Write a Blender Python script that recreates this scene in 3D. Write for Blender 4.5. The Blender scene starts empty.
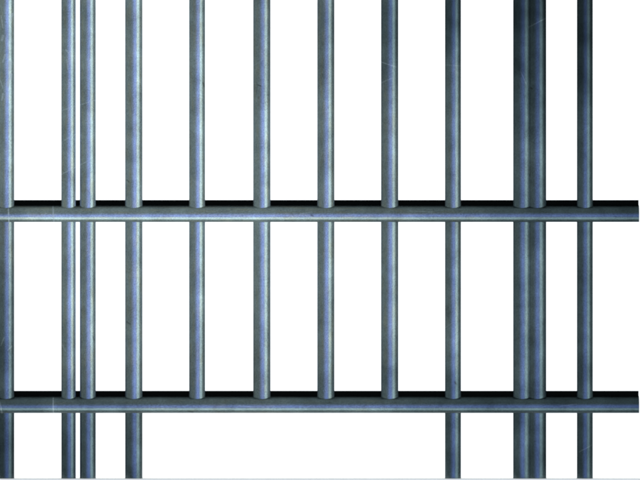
import bpy, bmesh, math, random
random.seed(7)
S = 0.0015                       # metres per unit of the plan below (a bar is about 24 mm wide)
def X(p): return (p - 320) * S
def Z(p): return (480 - p) * S

sc = bpy.context.scene
col = sc.collection
sc.view_settings.view_transform = 'Standard'
sc.view_settings.look = 'None'
sc.view_settings.exposure = 0
sc.view_settings.gamma = 1

# ------------------------------------------------------------------ the grille (one welded thing)
root = bpy.data.objects.new('cell_bars', None)
root.empty_display_size = 0.2
root.location = (0, 0, Z(479))
col.objects.link(root)
root['label'] = 'worn blue-grey steel prison cell bars welded through two long horizontal rails'
root['category'] = 'cell bars'

# ------------------------------------------------------------------ materials
class NT:
    def __init__(s, name):
        s.m = bpy.data.materials.new(name); s.m.use_nodes = True
        s.t = s.m.node_tree; s.n = s.t.nodes; s.l = s.t.links
        s.bsdf = s.n['Principled BSDF']
    def put(s, inp, v):
        if isinstance(v, bpy.types.NodeSocket): s.l.new(v, inp)
        else: inp.default_value = v
    def math(s, op, a, b=None, c=None, clamp=False):
        n = s.n.new('ShaderNodeMath'); n.operation = op; n.use_clamp = clamp
        s.put(n.inputs[0], a)
        if b is not None: s.put(n.inputs[1], b)
        if c is not None: s.put(n.inputs[2], c)
        return n.outputs[0]
    def mix(s, f, a, b, mode='MIX'):
        n = s.n.new('ShaderNodeMix'); n.data_type = 'RGBA'; n.blend_type = mode
        s.put(n.inputs[0], f); s.put(n.inputs[6], a); s.put(n.inputs[7], b)
        return n.outputs[2]
    def noise(s, vec, scale, detail=3, rough=0.6):
        n = s.n.new('ShaderNodeTexNoise'); s.l.new(vec, n.inputs['Vector'])
        n.inputs['Scale'].default_value = scale; n.inputs['Detail'].default_value = detail
        n.inputs['Roughness'].default_value = rough
        return n.outputs['Fac']
    def stretch(s, vec, sx, sy, sz, off=(0, 0, 0)):
        n = s.n.new('ShaderNodeMapping'); s.l.new(vec, n.inputs['Vector'])
        n.inputs['Scale'].default_value = (sx, sy, sz); n.inputs['Location'].default_value = off
        return n.outputs[0]
    def ramp(s, v, a, b, c=0.0, d=1.0):
        n = s.n.new('ShaderNodeMapRange'); n.interpolation_type = 'SMOOTHSTEP'
        s.put(n.inputs[0], v)
        for i, k in enumerate((a, b, c, d)): n.inputs[i + 1].default_value = k
        return n.outputs[0]

# uneven light painted into the steel colour as dark patches: (px, py, radius x, radius y, amount)
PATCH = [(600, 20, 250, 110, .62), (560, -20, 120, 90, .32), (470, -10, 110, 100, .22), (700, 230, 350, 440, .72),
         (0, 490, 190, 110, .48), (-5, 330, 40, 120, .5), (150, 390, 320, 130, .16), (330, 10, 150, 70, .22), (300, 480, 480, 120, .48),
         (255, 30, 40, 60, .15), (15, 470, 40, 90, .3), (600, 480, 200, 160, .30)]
# long hairline scratches: x0, y0, x1, y1, half width, strength
SCR = [(60, 111, 96, 100, .55, .55), (60, 175, 86, 162, .5, .6), (65, 140, 76, 134, .6, .55),
       (9.5, 70, 10, 62, 1.7, 1), (2, 40, 3, 36, 1.4, .7), (3, 62, 5, 55, 1.0, .7), (11, 20, 12, 14, 1.2, .8), (2, 100, 3, 94, 1.0, .7), (9, 130, 10, 126, 1, .6), (10.5, 79, 11, 74, 1.4, 1), (8, 86, 8.6, 80, 1.3, 1), (8, 58, 9, 54, 1.1, .8), (1, 16, 3, 28, .8, .6), (10, 34, 12, 42, .8, .6), (0, 80, 3, 88, .8, .5),
       (66, 50, 69, 53, .9, .7), (67, 60, 68, 69, .8, .6),
       (8.5, 209, 9, 222, .7, .9), (-2, 217, 14, 216.5, .7, .6), (53, 207, 54, 222, .7, .75),
       (53.3, 398, 53.6, 413, .7, .9), (0, 402, 2, 413, .8, .6), (1, 345, 4, 338, .7, .5), (8, 350, 12, 346, .6, .4),
       (529, 27, 546, 18, .5, .5), (521, 72, 526, 84, .5, .35), (381, 62, 396, 67, .5, .6), (381, 83, 392, 78, .5, .4),
       (446, 65, 460, 66, .5, .3), (253, 66, 262, 60, .4, .25), (579, 452, 592, 445, .5, .5), (62, 344, 66, 352, .7, .35),
       (236, 405, 252, 407, .6, .4), (300, 214, 312, 212, .5, .4), (410, 211, 432, 212, .5, .4), (560, 406, 577, 404, .5, .3),
       (445, 328, 453, 322, .4, .3), (318, 90, 334, 84, .4, .25), (190, 150, 205, 140, .35, .25)]
NICK = [(258, 85, 261, 86, .6, .7), (531, 88, 532, 89, .8, .8), (203, 83, 204, 86, .8, .6), (127, 180, 129, 182, .7, .5),
        (311, 215, 313, 216, .8, .7), (455, 382, 456, 384, .8, .7), (127, 322, 130, 324, .9, .5), (188, 411, 193, 412, .6, .6), (93, 337, 94, 340, .6, .5)]

def metal(name, along):
    t = NT(name)
    tc = t.n.new('ShaderNodeTexCoord'); tc.object = root
    P = tc.outputs['Object']
    sep = t.n.new('ShaderNodeSeparateXYZ'); t.l.new(P, sep.inputs[0])
    px = t.math('MULTIPLY_ADD', sep.outputs[0], 1 / S, 320)
    py = t.math('MULTIPLY_ADD', sep.outputs[2], -1 / S, 479)
    # painted light falloff, edges broken up by noise
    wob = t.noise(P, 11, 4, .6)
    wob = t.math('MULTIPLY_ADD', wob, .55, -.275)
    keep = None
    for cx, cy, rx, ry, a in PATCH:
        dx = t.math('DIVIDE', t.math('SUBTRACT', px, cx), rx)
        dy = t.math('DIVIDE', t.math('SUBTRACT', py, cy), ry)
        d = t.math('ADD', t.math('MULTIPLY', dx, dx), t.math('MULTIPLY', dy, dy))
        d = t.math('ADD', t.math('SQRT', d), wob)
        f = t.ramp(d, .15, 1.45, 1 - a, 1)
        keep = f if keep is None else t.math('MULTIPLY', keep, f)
    # grain: long streaks along the bar, fine speckle, cloudy grime
    st = (90, 90, 14) if along == 'z' else (14, 90, 90)
    streak = t.noise(t.stretch(P, *[k * 6 for k in st]), 1, 3, .6)
    st2 = (170, 170, 90) if along == 'z' else (90, 170, 170)
    fine = t.noise(t.stretch(P, *[k * 5 for k in st2]), 1, 4, .7)
    cloud = t.noise(P, 28, 5, .62)
    grain = t.math('ADD', t.math('MULTIPLY', t.math('SUBTRACT', streak, .5), .42), t.math('MULTIPLY', t.math('SUBTRACT', fine, .5), 1.3))
    grain = t.math('ADD', grain, t.math('MULTIPLY', t.math('SUBTRACT', cloud, .5), 1.15))
    if along == 'x':                         # darker towards the corner under the black strip
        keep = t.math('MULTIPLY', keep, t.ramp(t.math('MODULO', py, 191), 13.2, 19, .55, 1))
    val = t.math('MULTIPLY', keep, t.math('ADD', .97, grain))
    hue = t.ramp(t.noise(t.stretch(P, *[k * 2.2 for k in st], off=(3, 7, 1)), 1, 3, .6), .45, .68)
    base = t.mix(hue, (.59, .65, .66, 1), (.65, .65, .58, 1))
    base = t.mix(t.ramp(keep, .1, .8, 1, 0), base, (.50, .66, .74, 1))      # darkened areas turn bluer
    cmb = t.n.new('ShaderNodeCombineColor')
    for i in range(3): t.l.new(val, cmb.inputs[i])
    base = t.mix(1.0, base, cmb.outputs[0], 'MULTIPLY')
    def lines(lst):
        tot = None
        for x0, y0, x1, y1, w, a in lst:
            L2 = (x1 - x0) ** 2 + (y1 - y0) ** 2
            ax = t.math('SUBTRACT', px, x0); ay = t.math('SUBTRACT', py, y0)
            h = t.math('ADD', t.math('MULTIPLY', ax, (x1 - x0) / L2), t.math('MULTIPLY', ay, (y1 - y0) / L2), clamp=True)
            ex = t.math('SUBTRACT', ax, t.math('MULTIPLY', h, x1 - x0)); ey = t.math('SUBTRACT', ay, t.math('MULTIPLY', h, y1 - y0))
            d = t.math('SQRT', t.math('ADD', t.math('MULTIPLY', ex, ex), t.math('MULTIPLY', ey, ey)))
            f = t.ramp(d, w * .3, w * 1.5, a, 0)
            tot = f if tot is None else t.math('MAXIMUM', tot, f)
        return t.math('MULTIPLY', tot, t.ramp(fine, .3, .55, .35, 1))
    scr = t.math('MULTIPLY', lines(SCR), t.ramp(keep, 0, .9, .15, 1)); nick = lines(NICK)
    base = t.mix(nick, base, (.05, .05, .05, 1))
    base = t.mix(scr, base, (.85, .88, .88, 1))
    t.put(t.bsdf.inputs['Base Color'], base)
    t.put(t.bsdf.inputs['Metallic'], t.math('SUBTRACT', 1, t.math('MULTIPLY', scr, .75)))
    t.put(t.bsdf.inputs['Roughness'], t.math('MULTIPLY_ADD', streak, .10, .15))
    b = t.n.new('ShaderNodeBump'); b.inputs['Strength'].default_value = .2; b.inputs['Distance'].default_value = .0008
    t.l.new(t.math('ADD', fine, cloud), b.inputs['Height']); t.l.new(b.outputs[0], t.bsdf.inputs['Normal'])
    return t.m

def simple(name, c, rough, metallic=0.0, grit=.25, scale=60):
    t = NT(name)
    tc = t.n.new('ShaderNodeTexCoord')
    f = t.noise(tc.outputs['Object'], scale, 4)
    t.put(t.bsdf.inputs['Base Color'], t.mix(f, tuple(k * (1 - grit) for k in c) + (1,), tuple(k * (1 + grit) for k in c) + (1,)))
    t.bsdf.inputs['Roughness'].default_value = rough
    t.bsdf.inputs['Metallic'].default_value = metallic
    return t.m

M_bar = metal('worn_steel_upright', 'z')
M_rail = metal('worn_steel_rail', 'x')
M_black = simple('matt_black', (.004, .0045, .004), .9)  # even matt black for the strip along each rail
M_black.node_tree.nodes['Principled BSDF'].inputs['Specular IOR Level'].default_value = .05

def link(name, bm, mat, parent, loc=(0, 0, 0)):
    bmesh.ops.recalc_face_normals(bm, faces=bm.faces)
    me = bpy.data.meshes.new(name); bm.to_mesh(me); bm.free()
    me.materials.append(mat)
    o = bpy.data.objects.new(name, me); col.objects.link(o)
    o.parent = parent; o.location = loc
    return o

# section: a convex face of +-ANG, straight flanks, chamfered back; (u across, d depth, negative = towards viewer)
ANG = math.radians(50)
def face_arc(w, front, n=18):
    R = w / 2 / math.sin(ANG)
    return [(R * math.sin(a), front + R * (1 - math.cos(a))) for a in [-ANG + 2 * ANG * i / n for i in range(n + 1)]]

def extrude(section, lo, hi, axis, smooth_n):
    """section: (u,d) list in metres; extruded along z ('z') or x ('x')."""
    bm = bmesh.new()
    k = 2
    rings = []
    for i in range(k):
        s = lo + (hi - lo) * i / (k - 1)
        rings.append([bm.verts.new((u, d, s) if axis == 'z' else (s, d, u)) for u, d in section])
    n = len(section)
    for a, b in zip(rings, rings[1:]):
        for j in range(n):
            f = bm.faces.new((a[j], a[(j + 1) % n], b[(j + 1) % n], b[j]))
            f.smooth = j < smooth_n
    bm.faces.new(rings[0]); bm.faces.new(rings[-1])
    for e in bm.edges:                       # crisp ends and flanks, smooth face
        e.smooth = len(e.link_faces) == 2 and all(f.smooth for f in e.link_faces)
    return bm

TOP = -70                                   # bars run on above the picture
FOOT = 479
RAILS = [(200, 205, 208, 222), (391, 396, 399, 413)]      # flange top, slope top, nose top, nose bottom
BARS = [(-2.3, 14, 1), (61.3, 75.6, 1), (79.8, 95.6, 1), (125.1, 142.3, 1), (189.1, 205, 0), (253.2, 270.4, 0), (317.3, 334.4, 0),
        (381.1, 398.3, 0), (445.1, 461, 1), (513.3, 531.4, 1), (527.8, 546.3, 1), (577.1, 592.9, 1)]
zr = Z(FOOT)
for x0, x1, full in BARS:
    w = (x1 - x0) * S
    sec = face_arc(w, -8 * S)
    h = w / 2
    sec += [(h, 6 * S), (h - 2 * S, 8 * S), (-h + 2 * S, 8 * S), (-h, 6 * S)]
    foot = FOOT if full else RAILS[1][3] - 3
    bm = extrude(sec, 0, (foot - TOP) * S, 'z', 18)
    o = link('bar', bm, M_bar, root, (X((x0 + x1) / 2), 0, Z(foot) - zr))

RX0, RX1 = -45, 639.1
for a, b, c, d in RAILS:
    w = (d - c) * S
    mid = (c + d) / 2
    sec = face_arc(w, -11.4 * S)                # bottom -> top
    ytop = sec[-1][1]
    sec += [(w / 2 + 3.0 * S, ytop + 4.9 * S), (w / 2 + 3.0 * S, 9.5 * S), (-w / 2 + 1 * S, 9.5 * S), (-w / 2, 8.5 * S)]
    bm = extrude(sec, 0, (RX1 - RX0) * S, 'x', 18)
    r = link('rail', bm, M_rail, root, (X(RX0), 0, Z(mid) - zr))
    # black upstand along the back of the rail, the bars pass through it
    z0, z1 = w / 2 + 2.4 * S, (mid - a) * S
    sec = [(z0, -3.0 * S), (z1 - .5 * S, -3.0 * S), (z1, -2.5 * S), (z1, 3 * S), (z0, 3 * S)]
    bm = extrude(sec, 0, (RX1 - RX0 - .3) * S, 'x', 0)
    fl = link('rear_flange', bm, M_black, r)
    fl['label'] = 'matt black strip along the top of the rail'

# ------------------------------------------------------------------ setting
def slab(name, x0, x1, y0, y1, z0, z1, mat):
    bm = bmesh.new()
    bmesh.ops.create_cube(bm, size=1)
    for v in bm.verts:
        v.co = ((x0 + x1) / 2 + v.co.x * (x1 - x0), (y0 + y1) / 2 + v.co.y * (y1 - y0), (z0 + z1) / 2 + v.co.z * (z1 - z0))
    o = link(name, bm, mat, None); o['kind'] = 'structure'
    return o
M_ledge = simple('pale_glowing_ledge', (.8, .8, .8), .6, 0, .03, 20)
M_ledge.node_tree.nodes['Principled BSDF'].inputs['Emission Color'].default_value = (1, .97, .92, 1)      # added glow lifts the ledge to near white
M_ledge.node_tree.nodes['Principled BSDF'].inputs['Emission Strength'].default_value = .36
slab('added_ledge', -1.1, 1.1, -.025, .03, -.06, Z(478.6), M_ledge)  # ledge added for the bars to stand on, no real ground

# white wall behind the bars, its glow standing in for light on it
t = NT('white_glowing_wall')
tc = t.n.new('ShaderNodeTexCoord')
t.put(t.bsdf.inputs['Base Color'], t.mix(t.noise(tc.outputs['Object'], 3), (.9, .9, .9, 1), (.93, .93, .93, 1)))
t.bsdf.inputs['Roughness'].default_value = .9
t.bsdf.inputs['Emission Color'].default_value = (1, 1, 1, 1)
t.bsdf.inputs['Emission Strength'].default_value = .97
slab('backdrop', -1.8, 1.8, 1.3, 1.35, -1.0, 1.7, t.m)

# ------------------------------------------------------------------ light
w = bpy.data.worlds.new('World'); sc.world = w; w.use_nodes = True
bg = w.node_tree.nodes['Background']
bg.inputs[0].default_value = (.80, 1.0, 1.02, 1); bg.inputs[1].default_value = .25

CZ = Z(240)
def lamp(name, az, el, dist, sx, sy, color, L):
    """area lamp seen from the bars at azimuth az (right of the camera axis) and elevation el; L = radiance"""
    la = bpy.data.lights.new(name, 'AREA'); la.shape = 'RECTANGLE'; la.size = sx; la.size_y = sy
    la.color = color; la.energy = L * math.pi * sx * sy
    o = bpy.data.objects.new(name, la); col.objects.link(o)
    a, e = math.radians(az), math.radians(el)
    from mathutils import Vector
    dv = Vector((math.sin(a) * math.cos(e), -math.cos(a) * math.cos(e), math.sin(e)))
    o.location = dv * dist + Vector((0, 0, CZ))
    o.rotation_euler = dv.to_track_quat('Z', 'Y').to_euler()
    return o
D = 9
BLUE = (.27, .36, 1.0); PALE = (.80, 1.0, 1.0)
def wid(deg): return 2 * D * math.tan(math.radians(deg) / 2)
lamp('blue_strip_lamp', 13.5, 0, D, wid(29), 6, BLUE, .64)
lamp('white_strip_lamp', 43, 0, D, wid(25), 6, PALE, 1.12)
lamp('blue_low_lamp', 0, -13.5, D, 6, wid(29), BLUE, .64)
lamp('white_low_lamp', 0, -43, D, 6, wid(25), PALE, 1.12)

# ------------------------------------------------------------------ camera
cd = bpy.data.cameras.new('camera'); cam = bpy.data.objects.new('camera', cd); col.objects.link(cam)
DIST = 12.0
cam.location = (0, -DIST, CZ); cam.rotation_euler = (math.pi / 2, 0, 0)
cd.sensor_width = 36; cd.lens = 36 * (DIST - .01) / (640 * S)
cd.clip_start = .1; cd.clip_end = 100
sc.camera = cam
sc.cycles.filter_width = 2.0
sc.render.resolution_x = 1024; sc.render.resolution_y = 768
